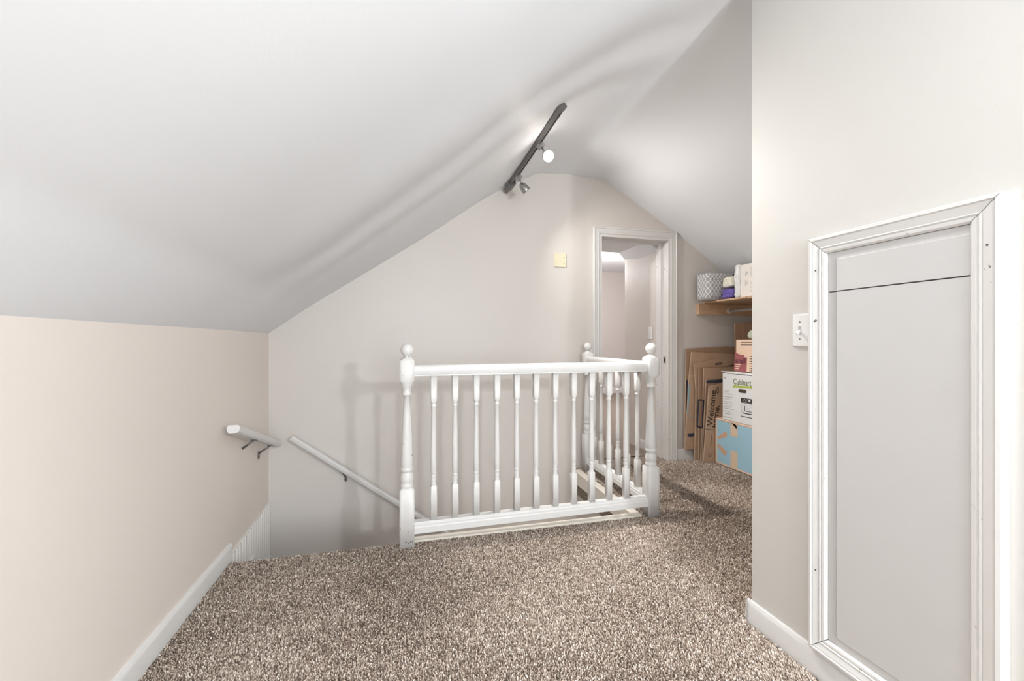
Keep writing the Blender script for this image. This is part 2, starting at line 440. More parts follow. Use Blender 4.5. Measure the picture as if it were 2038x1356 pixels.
# stairwell: side walls below the floor, treads, skirting
struct('wall_stair_front', newbox(0.02, 1.52, YEDGE - 0.12, YEDGE - 0.01, -2.6, -0.2), M_WALL)
struct('wall_stair_side', newbox(1.40, 1.52, YEDGE - 0.01, 3.30, -2.6, -0.2), M_WALL)
st = empty('stairs', (-0.4, 2.3, -2.6), kind='structure', label='carpeted stairs turning down behind the railing')
z = -0.215; treads = [((-0.80, 0.02, YEDGE - 0.02, 2.72), -0.225), ((-0.855, 0.02, 2.72, 3.17), -0.45)]
for (x0, x1, y0, y1), tz in treads: obj('tread', newbox(x0, x1, y0, y1, -2.6, tz, bev=0.01), M_CARPET, st)
for k in range(6):
    x0 = 0.02 + k * 0.23
    obj('tread', newbox(x0, x0 + 0.23, YEDGE - 0.005, 3.225, -2.6, -0.45 - 0.2 * (k + 1), bev=0.01), M_CARPET, st)
# beadboard below the floor line on the left wall, each board its own piece
bd = empty('trim_1', (-0.82, 2.75, -0.5), kind='structure', label='white beadboard low on the stair wall')
nb = 16
for i in range(nb):
    y0 = 2.345 + i * (3.165 - 2.345) / nb; y1 = y0 + (3.165 - 2.345) / nb
    xw = max(xl(y0), xl(y1)); zt = 0.022 - 0.034 * i / (nb - 1)
    bm = bmesh.new()
    a = 0.0045
    g = 0.004
    polyprism(bm, [(xw - 0.012, y0 + g), (xw + 0.006, y0 + g), (xw + 0.011, y0 + g + 0.004), (xw + 0.014, y0 + g + 0.009), (xw + 0.011, y0 + g + 0.014), (xw + 0.005, y0 + g + 0.017), (xw + 0.008, y0 + g + 0.020), (xw + 0.008, y1 - 0.004), (xw + 0.004, y1), (xw - 0.012, y1)], 'z', -0.9, zt)
    obj('plank', bm, M_BEAD, bd)
sk = empty('trim_2', (-0.82, 2.6, -0.3), kind='structure', label='white skirting boards at the stair treads')
obj('skirting', newbox(-0.84, -0.797, 2.42, 2.70, -0.28, -0.150, bev=0.003), M_WHITE, sk)
obj('skirting', newbox(-0.88, -0.835, 2.75, 3.165, -0.5, -0.365, bev=0.003), M_WHITE, sk)

# baseboards
BB = [(0, 0), (0.014, 0), (0.014, 0.068), (0.012, 0.074), (0.007, 0.083), (0, 0.085)]
struct('baseboard_left', sweep(bmesh.new(), BB, (XL, YREAR, 0), (XL, 2.325, 0), (1, 0, 0), (0, 0, 1)), M_WHITE, 'white baseboard along the left knee wall')
bm = sweep(bmesh.new(), BB, (XR, YREAR, 0), (XR, 1.344, 0), (-1, 0, 0), (0, 0, 1))
sweep(bm, BB, (XR - 0.014, 1.33, 0), (3.3, 1.33, 0), (0, 1, 0), (0, 0, 1))
struct('baseboard_right', bm, M_WHITE, 'white baseboard wrapping the partition wall corner')
struct('baseboard_back', sweep(bmesh.new(), [(u, v * 1.12) for u, v in BB], (2.356, 3.32, 0), (3.3, 3.32, 0), (0, -1, 0), (0, 0, 1)), M_WHITE, 'white baseboard behind the flattened cartons')

# edging boards round the stair opening
struct('trim_3', polyprism(bmesh.new(), [(0.063, 2.284), (1.385, 2.284), (1.335, 2.329), (0.063, 2.329)], 'z', -0.03, 0.016), M_CREAM, 'painted edging board along the front of the stair opening')
struct('trim_4', polyprism(bmesh.new(), [(1.386, 2.286), (1.386, 3.215), (1.330, 3.215), (1.330, 2.335)], 'z', -0.075, 0.018), M_CREAM, 'painted edging board along the side of the stair opening')

# ---------------------------------------------------------------- door frames
CAS = [(0.0, 0.0), (0.0, 0.018), (0.10, 0.020), (0.16, 0.020), (0.20, 0.016), (0.55, 0.015), (0.72, 0.012), (0.80, 0.014), (0.90, 0.012), (1.0, 0.007), (1.0, 0.0)]
def frame_piece(A, B, A2, B2, nrm, prof, gap=0.0007):
    """moulding from outer edge A-B to inner edge A2-B2, mitred at both ends"""
    bm = bmesh.new(); A, B, A2, B2, nrm = map(Vector, (A, B, A2, B2, nrm))
    d = (B - A).normalized() * gap
    a = [bm.verts.new(A.lerp(A2, u) + nrm * h + d) for u, h in prof]
    b = [bm.verts.new(B.lerp(B2, u) + nrm * h - d) for u, h in prof]
    n = len(prof)
    for i in range(n):
        j = (i + 1) % n
        bm.faces.new((a[i], a[j], b[j], b[i]))
    bm.faces.new(list(reversed(a))); bm.faces.new(b)
    bmesh.ops.recalc_face_normals(bm, faces=bm.faces)
    return bm
d1 = empty('door_1', (1.95, 3.32, 0), kind='structure', label='white cased doorway in the gable wall')
xo0, xo1, zo = 1.552, 2.352, 2.014
xi0, xi1, zi = 1.612, 2.288, 1.954
n_ = (0, -1, 0); Y = 3.319
def V3(x, z): return (x, yb(min(x, 1.6)) - 0.0 if x < 1.5 else Y, z)
obj('casing', frame_piece(V3(xo0, 0), V3(xo0, zo), V3(xi0, 0), V3(xi0, zi), n_, CAS), M_WHITE, d1)
obj('casing', frame_piece(V3(xo0, zo), V3(xo1, zo), V3(xi0, zi), V3(xi1, zi), n_, CAS), M_WHITE, d1)
obj('casing', frame_piece(V3(xo1, zo), V3(xo1, 0), V3(xi1, zi), V3(xi1, 0), n_, CAS), M_WHITE, d1)
jd = 3.505
obj('jamb', newbox(DX0 - 0.004, DX0 + 0.016, 3.312, jd, 0, DZ + 0.003), M_WHITE, d1)
jr = obj('jamb', newbox(DX1 - 0.016, DX1 + 0.004, 3.312, jd, 0, DZ + 0.003), M_CHIP2, d1)
obj('jamb', newbox(DX0 + 0.016, DX1 - 0.016, 3.312, jd, DZ - 0.016, DZ + 0.003), M_WHITE, d1)
obj('door_stop', newbox(DX0 + 0.016, DX0 + 0.026, 3.41, 3.45, 0, DZ - 0.016), M_WHITE, d1)
obj('door_stop', newbox(DX1 - 0.026, DX1 - 0.016, 3.41, 3.45, 0, DZ - 0.016), M_WHITE, d1)
obj('door_stop', newbox(DX0 + 0.026, DX1 - 0.026, 3.41, 3.45, DZ - 0.027, DZ - 0.016), M_WHITE, d1)
sp_ = obj('strike_plate', newbox(DX1 - 0.018, DX1 - 0.0155, 3.352, 3.384, 0.855, 0.915, bev=0.001), M_STEEL, d1)
obj('latch_hole', newbox(DX1 - 0.0185, DX1 - 0.0175, 3.360, 3.376, 0.868, 0.902), M_BLACK, sp_)

# the low access door in the partition (faces -X)
d2 = empty('door_2', (XR, 0.868, 0.09), kind='structure', label='low white access door with mitred moulding')
yo0, yo1, z0o, z1o = 1.081, 0.626, 0.087, 1.373
yi0, yi1, z0i, z1i = 1.028, 0.687, 0.141, 1.319
n_ = (-1, 0, 0)
def W(y, z): return (XR - 0.0005, y, z)
CAS2 = [(0.0, 0.0), (0.0, 0.020), (0.06, 0.024), (0.20, 0.025), (0.24, 0.021), (0.30, 0.022), (0.62, 0.017), (0.68, 0.019), (0.74, 0.015), (0.80, 0.017), (0.92, 0.016), (1.0, 0.010), (1.0, 0.0)]
sides = [((yo0, z0o), (yo0, z1o), (yi0, z0i), (yi0, z1i)), ((yo0, z1o), (yo1, z1o), (yi0, z1i), (yi1, z1i)), ((yo1, z1o), (yo1, z0o), (yi1, z1i), (yi1, z0i)), ((yo1, z0o), (yo0, z0o), (yi1, z0i), (yi0, z0i))]
for s in sides:
    c = obj('casing', frame_piece(W(*s[0]), W(*s[1]), W(*s[2]), W(*s[3]), n_, CAS2, gap=0.0012), M_CHIP2, d2)
    if s[0][0] == s[1][0]:
        ym = s[0][0] + (s[2][0] - s[0][0]) * 0.45
        for zz in ((1.27, 0.34) if s[0][0] > 0.8 else (1.262, 0.25)):
            obj('nail_hole', tube(bmesh.new(), (XR - 0.0215, ym, zz), (XR - 0.0195, ym, zz), 0.0022, 8), M_HOLE, c)
obj('backing', newbox(XR - 0.003, XR, yi1 - 0.01, yi0 + 0.01, z0i - 0.01, z1i + 0.01), M_GAP, d2)
def raised(y0, y1, z0, z1, ml, mr, mt, mb):
    bm = newbox(XR - 0.0065, XR - 0.002, y0, y1, z0, z1)
    a = [(XR - 0.0065, y0 + mr, z0 + mb), (XR - 0.0065, y1 - ml, z0 + mb), (XR - 0.0065, y1 - ml, z1 - mt), (XR - 0.0065, y0 + mr, z1 - mt)]
    r = 0.0035
    b = [(XR - 0.0095, p[1] + (r if i in (0, 3) and mr else -r if i in (1, 2) and ml else 0), p[2] + (r if i in (0, 1) and mb else -r if i in (2, 3) and mt else 0)) for i, p in enumerate(a)]
    va = [bm.verts.new(p) for p in a]; vb = [bm.verts.new(p) for p in b]
    for i in range(4):
        j = (i + 1) % 4; bm.faces.new((va[i], va[j], vb[j], vb[i]))
    bm.faces.new(vb); bmesh.ops.recalc_face_normals(bm, faces=bm.faces)
    return bm
obj('panel', raised(yi1 + 0.001, yi0 - 0.001, z0i + 0.001, 1.1985, 0.026, 0, 0, 0.02), M_PANEL, d2, smooth=False)
obj('panel', raised(yi1 + 0.001, yi0 - 0.001, 1.2020, z1i - 0.001, 0.026, 0, 0.02, 0), M_PANEL, d2, smooth=False)

# vestibule and the room beyond the doorway
def build_vest():
    bm = bmesh.new()
    polyprism(bm, [(2.29, 3.50), (2.29, 3.84), (2.262, 4.00), (2.262, 4.06), (2.6, 4.06), (2.6, 3.50)], 'z', -0.1, 2.1)
    box(bm, 1.0, 1.42, 3.50, 4.06, -0.1, 2.1)
    return bm
struct('wall_vestibule', build_vest(), M_WALL)
struct('ceiling_vestibule', polyprism(bmesh.new(), [(1.0, 1.975), (2.19, 1.975), (2.30, 1.868), (2.30, 2.6), (1.0, 2.6)], 'y', 3.50, 4.06), M_CEIL)
struct('baseboard_vestibule', sweep(bmesh.new(), BB, (2.29, 3.505, 0), (2.29, 3.84, 0), (-1, 0, 0), (0, 0, 1)), M_WHITE)
bm = bmesh.new(); box(bm, 0.8, 5.6, 7.95, 8.1, -0.1, 2.6); box(bm, 5.4, 5.6, 4.06, 8.0, -0.1, 2.6); box(bm, 0.7, 0.82, 4.0, 8.0, -0.1, 2.6); box(bm, 2.6, 5.6, 3.98, 4.06, -0.1, 2.6)
struct('wall_far', bm, M_FAR)
struct('ceiling_far', newbox(0.7, 5.6, 4.06, 8.1, 2.46, 2.6), M_CEIL)
struct('baseboard_far', sweep(bmesh.new(), [(u, v * 1.3) for u, v in BB], (0.82, 7.95, 0), (5.4, 7.95, 0), (0, -1, 0), (0, 0, 1)), M_WHITE)

# ---------------------------------------------------------------- stair railing
rail = empty('stair_railing', (0.75, 2.27, 0), label='white turned-spindle stair railing with ball-topped newel posts', cat='railing')
NP = [(0, .0365, 1), (.296, .0365, 1), (.304, .031, .1), (.307, .0335, 0), (.318, .0335, 0), (.326, .029, 0), (.330, .030, 0), (.340, .0325, 0), (.354, .0335, 0), (.366, .0315, 0), (.378, .027, 0), (.384, .026, 0), (.387, .031, 0), (.396, .0328, 0), (.405, .031, 0), (.408, .0295, 0), (.411, .031, 0), (.455, .0305, 0), (.56, .0265, 0), (.68, .0205, 0), (.772, .0172, 0), (.774, .022, 0), (.781, .025, 0), (.788, .022, 0), (.792, .0195, 0), (.806, .020, 0), (.820, .0265, 0), (.829, .0305, 0), (.833, .031, .0), (.838, .0335, .25), (.851, .0365, 1), (.950, .0365, 1), (.961, .032, .2), (.966, .024, 0), (.972, .0175, 0), (.978, .016, 0)]
def newel(x, y, h=1.0, m=M_CHIP):
    bm = lathe(bmesh.new(), NP, 32, Matrix.Translation((x, y, 0)))
    p = obj('newel_post', bm, m, rail)
    bm = bmesh.new(); bmesh.ops.create_uvsphere(bm, u_segments=28, v_segments=18, radius=0.0325)
    xform(bm, Matrix.Translation((x, y, 1.0075)))
    obj('ball_finial', bm, m, p)
    return p
P1, P2, P3 = (0.025, 2.268), (1.455, 2.300), (1.462, 3.225)
np1 = newel(*P1); newel(*P2, m=M_WHITE); newel(*P3, m=M_WHITE)
yc_ = P1[1] - 0.0365
for cx_, cz_, w_, h_ in ((0.030, 0.088, 0.004, 0.007), (0.020, 0.036, 0.010, 0.005), (0.033, 0.030, 0.006, 0.009), (0.043, 0.034, 0.006, 0.006), (0.050, 0.037, 0.004, 0.008), (-0.008, 0.105, 0.003, 0.014)):
    pts_ = [(cx_ + w_ * random.uniform(0.35, 0.6) * math.cos(k_ * 0.9), cz_ + h_ * random.uniform(0.35, 0.6) * math.sin(k_ * 0.9)) for k_ in range(7)]
    obj('paint_chip', polyprism(bmesh.new(), pts_, 'y', yc_ - 0.0005, yc_ + 0.001), M_INK, np1, smooth=False)
TR = [(-.026, .0), (-.020, -.002), (-.020, -.006), (-.024, -.010), (-.0275, -.022), (-.029, -.036), (-.026, -.047), (-.018, -.054), (0, -.057)]
TRP = [(u, -v) for u, v in TR]; TRP = TRP + [(-u, v) for u, v in reversed(TRP[:-1])]      # up from the underside
BR = [(-.030, 0), (-.030, .030), (-.026, .036), (-.026, .044), (-.020, .050), (-.019, .056), (.019, .056), (.020, .050), (.026, .044), (.026, .036), (.030, .030), (.030, 0)]
def rails(A, B, zt, zb):
    d = Vector((B[0] - A[0], B[1] - A[1], 0)).normalized(); s = Vector((-d.y, d.x, 0))
    a = Vector((*A, 0)) + d * 0.0355; b = Vector((*B, 0)) - d * 0.0355
    up = Vector((0, 0, 1))
    obj('top_rail', sweep(bmesh.new(), TRP, a + up * zt, b + up * zt, s, up), M_WHITE, rail)
    obj('bottom_rail', sweep(bmesh.new(), BR, a + up * zb, b + up * zb, s, up), M_WHITE, rail)
ZB, ZT = 0.068, 0.872
rails(P1, P2, ZT, ZB); rails(P2, P3, ZT, ZB)
z0 = ZB + 0.056
q = 0.0158
BP = [(0, q, 1), (.172, q, 1), (.178, .011, .3), (.181, .0125, 0), (.186, .0115, 0), (.190, .0105, 0), (.200, .0125, 0), (.210, .0128, 0), (.220, .0105, 0), (.223, .0125, 0), (.229, .0128, 0), (.232, .0105, 0), (.236, .0132, 0), (.30, .0132, 0), (.45, .0118, 0), (.585, .0105, 0), (.588, .0128, 0), (.594, .0128, 0), (.597, .0108, 0), (.603, .0108, 0), (.606, .0122, 0), (.609, .0126, .1), (.613, .0138, .3), (.619, q, 1), (ZT - z0 + 0.004, q, 1)]
base_bal = None
def baluster(x, y, rz):
    global base_bal
    if base_bal is None:
        bm = lathe(bmesh.new(), [(z_, r_ * (1.0 if sq_ == 1 else 1.12), sq_) for z_, r_, sq_ in BP], 24); sharp(bm)
        me = bpy.data.meshes.new('baluster'); bm.to_mesh(me); bm.free(); me.materials.append(M_CHIP2); base_bal = me
    o = bpy.data.objects.new('baluster', base_bal); COL.objects.link(o); o.parent = rail
    o.location = Vector((x, y, z0)) - ROOT[rail.name]; o.rotation_euler.z = rz
dx, dy = P2[0] - P1[0], P2[1] - P1[1]; rz1 = math.atan2(dy, dx)
for x in (0.160, 0.272, 0.386, 0.500, 0.612, 0.724, 0.837, 0.950, 1.062, 1.173, 1.285):
    baluster(x, P1[1] + dy * (x - P1[0]) / dx, rz1)
for y in (2.455, 2.585, 2.715, 2.845, 2.975, 3.095):
    baluster(P2[0] + (P3[0] - P2[0]) * (y - P2[1]) / (P3[1] - P2[1]), y, 0)

# ---------------------------------------------------------------- handrails
def handrail(label, p0, p1, outward, brackets, chip):
    p0, p1, n = Vector(p0), Vector(p1), Vector(outward).normalized()
    t = empty('handrail', tuple(p0), label=label, cat='handrail', group='stair handrails')
    d = (p1 - p0).normalized(); up = n.cross(d); up = up if up.z > 0 else -up
    pr = [(-.024, -.012), (-.016, -.019), (.016, -.019), (.024, -.012), (.027, .006), (.019, .017), (-.019, .017), (-.027, .006)]
    obj('rail', sweep(bmesh.new(), pr, p0, p1, n, up), chip, t)
    L = (p1 - p0).length
    for s, wall in brackets:
        c = p0 + d * (L * s); wp = c - n * wall + Vector((0, 0, -0.075))
        bm = bmesh.new()
        tube(bm, wp + Vector((0, 0, 0.012)) + n * 0.004, c - up * 0.024 - n * 0.004, 0.0055, 10)
        b = obj('bracket', bm, M_DKSTEEL, t)
        pl = lathe(bmesh.new(), [(0, .013, 0), (.003, .013, 0), (.005, .009, 0)], 14, Matrix.Translation(wp) @ n.to_track_quat('Z', 'Y').to_matrix().to_4x4() @ Matrix.Diagonal((1, 1.9, 1, 1)))
        obj('wall_plate', pl, M_DKSTEEL, b)
        sd = bmesh.new(); sweep(sd, [(-.012, 0), (.012, 0), (.012, .003), (-.012, .003)], c - up * 0.0225 - d * 0.025, c - up * 0.0225 + d * 0.025, n, up)
        obj('saddle', sd, M_DKSTEEL, b)
        for dz in (0.014, -0.016):
            sc = wp + Vector((0, 0, dz)) + n * 0.002
            obj('screw', lathe(bmesh.new(), [(0, .004, 0), (.003, .003, 0), (.004, .001, 0)], 8, Matrix.Translation(sc) @ n.to_track_quat('Z', 'Y').to_matrix().to_4x4()), M_SCREW, b)
    return t
a = at_x(464, 854, -0.748); b = at_x(551, 884.5, -0.782)
handrail('short white handrail on the left knee wall', a, b, (1, 0.07, 0), [(0.40, 0.062), (0.80, 0.062)], M_WHITE)
a = at_y(580, 871, 3.125); b = at_y(905, 1071, 3.19)
b = a + (b - a) * 1.25
handrail('long chipped white handrail sloping down the gable wall', a, b, (0.063, -1, 0), [(0.245, 0.060), (0.86, 0.060)], M_CHIP)

# ---------------------------------------------------------------- track light
zt_ = 2.232
tl = empty('track_light', (0.792, 2.65, zt_ + 0.02), label='dark metal track light with two bell-shaped heads on the ceiling', cat='track light')
ax0, ax1 = Vector((0.800, 2.08, zt_ + 0.028)), Vector((0.790, 3.22, zt_ - 0.002))
td = (ax1 - ax0).normalized(); sx_ = Vector((0.82, 0, 0.57)); up_ = td.cross(sx_).normalized()
if up_.z < 0: up_ = -up_
obj('track', sweep(bmesh.new(), [(-.0175, -.012), (-.009, -.012), (-.009, -.002), (.009, -.002), (.009, -.012), (.0175, -.012), (.0175, .010), (-.0175, .010)], ax0, ax1, sx_, up_), M_DKSTEEL, tl)
obj('end_cap', sweep(bmesh.new(), [(-.019, -.014), (.019, -.014), (.019, .011), (-.019, .011)], ax0 - td * 0.012, ax0 + td * 0.03, sx_, up_), M_DKSTEEL, tl)
obj('power_feed', sweep(bmesh.new(), [(-.022, -.026), (.022, -.026), (.030, -.014), (.030, .012), (-.030, .012), (-.030, -.014)], ax1 - td * 0.13, ax1 - td * 0.012, sx_, up_), M_DKSTEEL, tl)
obj('end_cap', sweep(bmesh.new(), [(-.015, -.02), (.015, -.02), (.015, .011), (-.015, .011)], ax1 - td * 0.012, ax1 + td * 0.03, sx_, up_), M_DKSTEEL, tl)
BELL = [(0, .006, 0), (.004, .014, 0), (.014, .022, 0), (.030, .027, 0), (.048, .0305, 0), (.066, .033, 0), (.070, .0325, 0), (.066, .031, 0), (.046, .028, 0), (.030, .023, 0)]
def head(s, drop, lean, aim, lit):
    c = ax0 + (ax1 - ax0) * s - up_ * 0.012
    pa = sweep(bmesh.new(), [(-.016, -.026), (.016, -.026), (.018, -.004), (.018, .002), (-.018, .002), (-.018, -.004)], c - td * 0.022, c + td * 0.022, sx_, up_)
    h = obj('lamp_head', pa, M_STEEL, tl)
    s0 = c - up_ * 0.024; s1 = s0 + Vector(lean).normalized() * drop
    obj('stem', tube(bmesh.new(), s0, s1, 0.005, 10), M_STEEL, h)
    aim = Vector(aim).normalized(); base = s1 - aim * 0.018
    obj('bell_shade', lathe(bmesh.new(), BELL, 28, along(base, base + aim)), M_STEEL, h)
    bb = [(.020, .010, 0), (.040, .016, 0), (.058, .0195, 0), (.063, .018, 0), (.066, .012, 0), (.067, .005, 0)]
    bu = obj('bulb', lathe(bmesh.new(), bb, 24, along(base, base + aim)), M_BULB, h)
    obj('glow_ring', lathe(bmesh.new(), [(.050, .0195, 0), (.058, .0285, 0), (.062, .0290, 0), (.0635, .0240, 0), (.061, .0195, 0)], 24, along(base, base + aim)), M_RIM, h)  # emissive ring standing for the bell's inner edge lit by the bulb
    return base, aim
base1, aim1 = head(0.335, 0.055, (0.45, -0.15, -0.9), (-0.02, -0.80, -0.42), True)
base2, aim2 = head(0.765, 0.045, (0.40, -0.05, -0.9), (0.62, 0.05, -0.70), True)
p = base1 + aim1 * 0.092
def track_spot(p_, aim_, watts, cone):
    d = bpy.data.lights.new('track_bulb_light', 'SPOT'); d.energy = watts; d.color = (1.0, 0.96, 0.92); d.shadow_soft_size = 0.022
    d.spot_size = math.radians(cone); d.spot_blend = 1.0
    o = bpy.data.objects.new('track_bulb_light', d); COL.objects.link(o); o.location = p_
    o.rotation_euler = Vector(aim_).to_track_quat('-Z', 'Y').to_euler()
track_spot(p, (0.36, -0.42, -0.80), 70, 136)
track_spot(base2 + aim2 * 0.085, (0.79, -0.38, -0.50), 39, 138)
point_light('track_bulb_spill', p + Vector((0.0, -0.02, -0.01)), 0.55, (1.0, 0.92, 0.86), 0.02)

# sconce added behind the viewer to hold the room's fill light
ws = empty('added_sconce', (XR, -0.62, 1.27), label='metal sconce added on the partition behind the viewer', cat='added lamp')
obj('back_plate', newbox(XR - 0.012, XR - 0.0005, -0.67, -0.57, 1.20, 1.34, bev=0.004), M_STEEL, ws)
obj('arm', tube(bmesh.new(), (XR - 0.010, -0.62, 1.27), (1.175, -0.62, 1.355), 0.008, 12), M_STEEL, ws)

# ---------------------------------------------------------------- wall plates
def switch(label, c, right, n, w_, h_, tog=0.0):
    """plate centred at c; right/n are unit axes in the wall"""
    c, right, n = Vector(c), Vector(right), Vector(n); up = Vector((0, 0, 1))
    t = empty('light_switch', tuple(c), label=label, cat='light switch', group='light switches')
    mx = Matrix.Translation(c) @ Matrix((right, up, n)).transposed().to_4x4()
    def add(name, x0, x1, y0, y1, z0, z1, bev, m, par):
        return obj(name, xform(newbox(x0, x1, y0, y1, z0, z1, bev=bev), mx), m, par)
    pl = add('cover_plate', -w_ / 2, w_ / 2, -h_ / 2, h_ / 2, 0, 0.006, 0.0022, M_PLATE, t)
    add('toggle_slot', tog - .0055, tog + .0055, -.013, .013, 0.0055, 0.0066, 0, M_GREYINK, t)
    bm = newbox(-.004, .004, -.004, .004, 0, .018, bev=0.001); xform(bm, mx @ Matrix.Translation((tog, -0.003, 0.004)) @ Matrix.Rotation(0.5, 4, 'X'))
    obj('toggle', bm, M_PLATE, t)
    for s in (-1, 1):
        obj('screw', xform(lathe(bmesh.new(), [(0, .0032, 0), (.0012, .0026, 0)], 10), mx @ Matrix.Translation((tog, s * h_ * 0.26, 0.006))), M_SCREW, t)
    return t
switch('white toggle switch beside the low access door', (XR, 1.1175, 1.0865), (0, -1, 0), (-1, 0, 0), 0.070, 0.106, -0.007)
switch('white toggle switch seen through the doorway', (2.29, 3.625, 1.13), (0, -1, 0), (-1, 0, 0), 0.07, 0.118)
bp_ = empty('blank_plate', (1.251, yb(1.251), 1.715), label='ivory square blank plate on the gable wall', cat='wall plate')
ang = math.atan2(0.15, 2.36)
mx = Matrix.Translation((1.251, yb(1.251), 1.715)) @ Matrix.Rotation(ang, 4, 'Z')
obj('cover_plate', xform(newbox(-.057, .057, -.007, 0.0, -.057, .057, bev=0.003), mx), M_YPLATE, bp_)
for sx in (-1, 1):
    for sz in (-1, 1):
        obj('screw', xform(lathe(bmesh.new(), [(0, .0032, 0), (.0015, .0026, 0)], 10, Matrix.Translation((sx * .023 * 1.6, -.007, sz * .024)) @ Matrix.Rotation(math.pi / 2, 4, 'X')), mx), M_SCREW, bp_)

# ---------------------------------------------------------------- shelf and what stands on it
SX, SZ = 2.620, 1.386      # shelf front edge and underside
sh = empty('storage_shelf', (2.9, 2.4, SZ), label='raw wood shelf under the right ceiling slope', cat='shelf')
obj('shelf_board', newbox(SX, 3.26, 1.34, 3.30, SZ, SZ + 0.018, bev=0.001), M_WOOD2, sh)
obj('edge_strip', newbox(SX - 0.012, SX - 0.0002, 2.80, 3.30, SZ + 0.004, SZ + 0.0178, bev=0.001), M_WOOD, sh)
cl_ = obj('cleat', newbox(2.556, 3.28, 3.282, 3.32, 1.288, SZ, bev=0.002), M_WOOD, sh)
obj('cleat', newbox(3.262, 3.30, 1.34, 3.28, 1.295, SZ, bev=0.002), M_WOOD, sh)
obj('screw', tube(bmesh.new(), (2.61, 3.2815, 1.352), (2.61, 3.279, 1.352), 0.005, 10), M_SCREW, cl_)
cr = obj('hanging_rod', tube(bmesh.new(), (2.872, 1.34, 1.325), (2.872, 3.274, 1.325), 0.0145, 18), M_WHITE, sh)
cr['label'] = 'white painted closet rod'
obj('socket', lathe(bmesh.new(), [(0, .024, 0), (.008, .024, 0), (.012, .020, 0)], 18, along((2.872, 3.282, 1.325), (2.872, 3.2, 1.325))), M_WHITE, cr)
zs = SZ + 0.0185
def soft_block(x0, x1, y0, y1, z0, z1, cuts, amp, freq, rnd=0.02, seed=0, folds=0):
    """a padded block: subdivided box with rounded corners and noise folds"""
    bm = newbox(x0, x1, y0, y1, z0, z1)
    bmesh.ops.subdivide_edges(bm, edges=bm.edges[:], cuts=cuts, use_grid_fill=True)
    c = Vector(((x0 + x1) / 2, (y0 + y1) / 2, (z0 + z1) / 2)); hs = Vector(((x1 - x0) / 2, (y1 - y0) / 2, (z1 - z0) / 2))
    for v in bm.verts:
        l = v.co - c; inner = Vector([max(-h + rnd, min(h - rnd, t)) for t, h in zip(l, hs)])
        d = l - inner
        if d.length > 1e-6: l = inner + d.normalized() * min(d.length, rnd)
        n = noise.noise_vector((c + l) * freq + Vector((seed, seed, 0)))
        l += n * amp
        if folds: l.x -= folds * 0.5 * (math.sin((l.z + 0.3 * n.z * 0.05) * 190 + 2 * n.y) + n.x)
        p = c + l; p.z = max(p.z, z0)
        v.co = p
    for f in bm.faces: f.smooth = True
    return bm
def single(name, bm, m, loc, label, cat, group=None, smooth=True):
    o = obj(name, bm, m, smooth=smooth); based(o, loc); return meta(o, label, cat, group)
# lattice fabric bin
fb = empty('fabric_bin', (2.66, 3.18, zs), label='grey and white lattice-patterned fabric bin at the shelf end', cat='bin')
bm = soft_block(2.515, 2.86, 3.115, 3.262, zs + 0.001, 1.640, 6, 0.003, 9, rnd=0.018)
obj('body', bm, M_LATT, fb, smooth=False)
obj('dark_opening', polyprism(bmesh.new(), [(2.765, 1.632), (2.83, 1.628), (2.835, 1.575), (2.775, 1.590)], 'y', 3.108, 3.112), M_DKINK, fb)  # flat dark patch where the bin's open inside shows
single('folded_cloth', soft_block(2.635, 2.86, 2.975, 3.098, zs + 0.099, zs + 0.190, 9, 0.010, 26, rnd=0.03, seed=4), M_FLORAL, (2.75, 3.04, zs + 0.099), 'cream floral folded cloth lying on the purple cloth', 'cloth', smooth=False)
single('folded_cloth', soft_block(2.628, 2.86, 2.97, 3.096, zs, zs + 0.088, 14, 0.009, 24, rnd=0.03, seed=9, folds=0.010), M_PURPLE, (2.75, 3.04, zs), 'crumpled purple folded cloth on the shelf', 'cloth', smooth=False)
pk = empty('wrapped_package', (2.76, 2.66, zs), label='white printed package in clear crinkled wrap on the shelf', cat='package')
obj('carton', newbox(2.640, 2.83, 2.42, 2.892, zs, 1.664, bev=0.004), M_PACK, pk)
obj('plastic_wrap', soft_block(2.632, 2.83, 2.8925, 2.955, zs, 1.672, 9, 0.012, 34, rnd=0.02, seed=2), M_POLY, pk, smooth=False)
def inks(parent, x, rows, m, name='print'):
    """thin printed bars on a face looking towards -X; rows of (y0,y1,z0,z1)"""
    bm = bmesh.new()
    for y0, y1, z0_, z1_ in rows: box(bm, x - 0.0006, x, y0, y1, z0_, z1_)
    return obj(name, bm, m, parent, smooth=False)
rows = []
for k in range(9):
    rows += [(2.765 - 0.002 * (k % 3), 2.792, 1.625 - k * 0.009, 1.628 - k * 0.009), (2.775, 2.792, 1.52 - k * 0.010, 1.5225 - k * 0.010)]
meta(inks(pk, 2.640, rows, M_GREYINK, 'small_lettering'), kind='stuff')
text('print', 'JJJJ', 0.018, (2.6394, 2.852, 1.585), (0, 0, 1), (0, 1, 0), M_DKINK, pk) if False else None
inks(pk, 2.640, [(2.826, 2.832, 1.575, 1.610), (2.814, 2.822, 1.583, 1.602), (2.836, 2.840, 1.57, 1.596)], M_GREYINK, 'emblem')
inks(pk, 2.640, [(2.838, 2.842, 1.49, 1.535), (2.828, 2.832, 1.49, 1.54), (2.818, 2.822, 1.495, 1.53)], M_GREYINK, 'emblem')

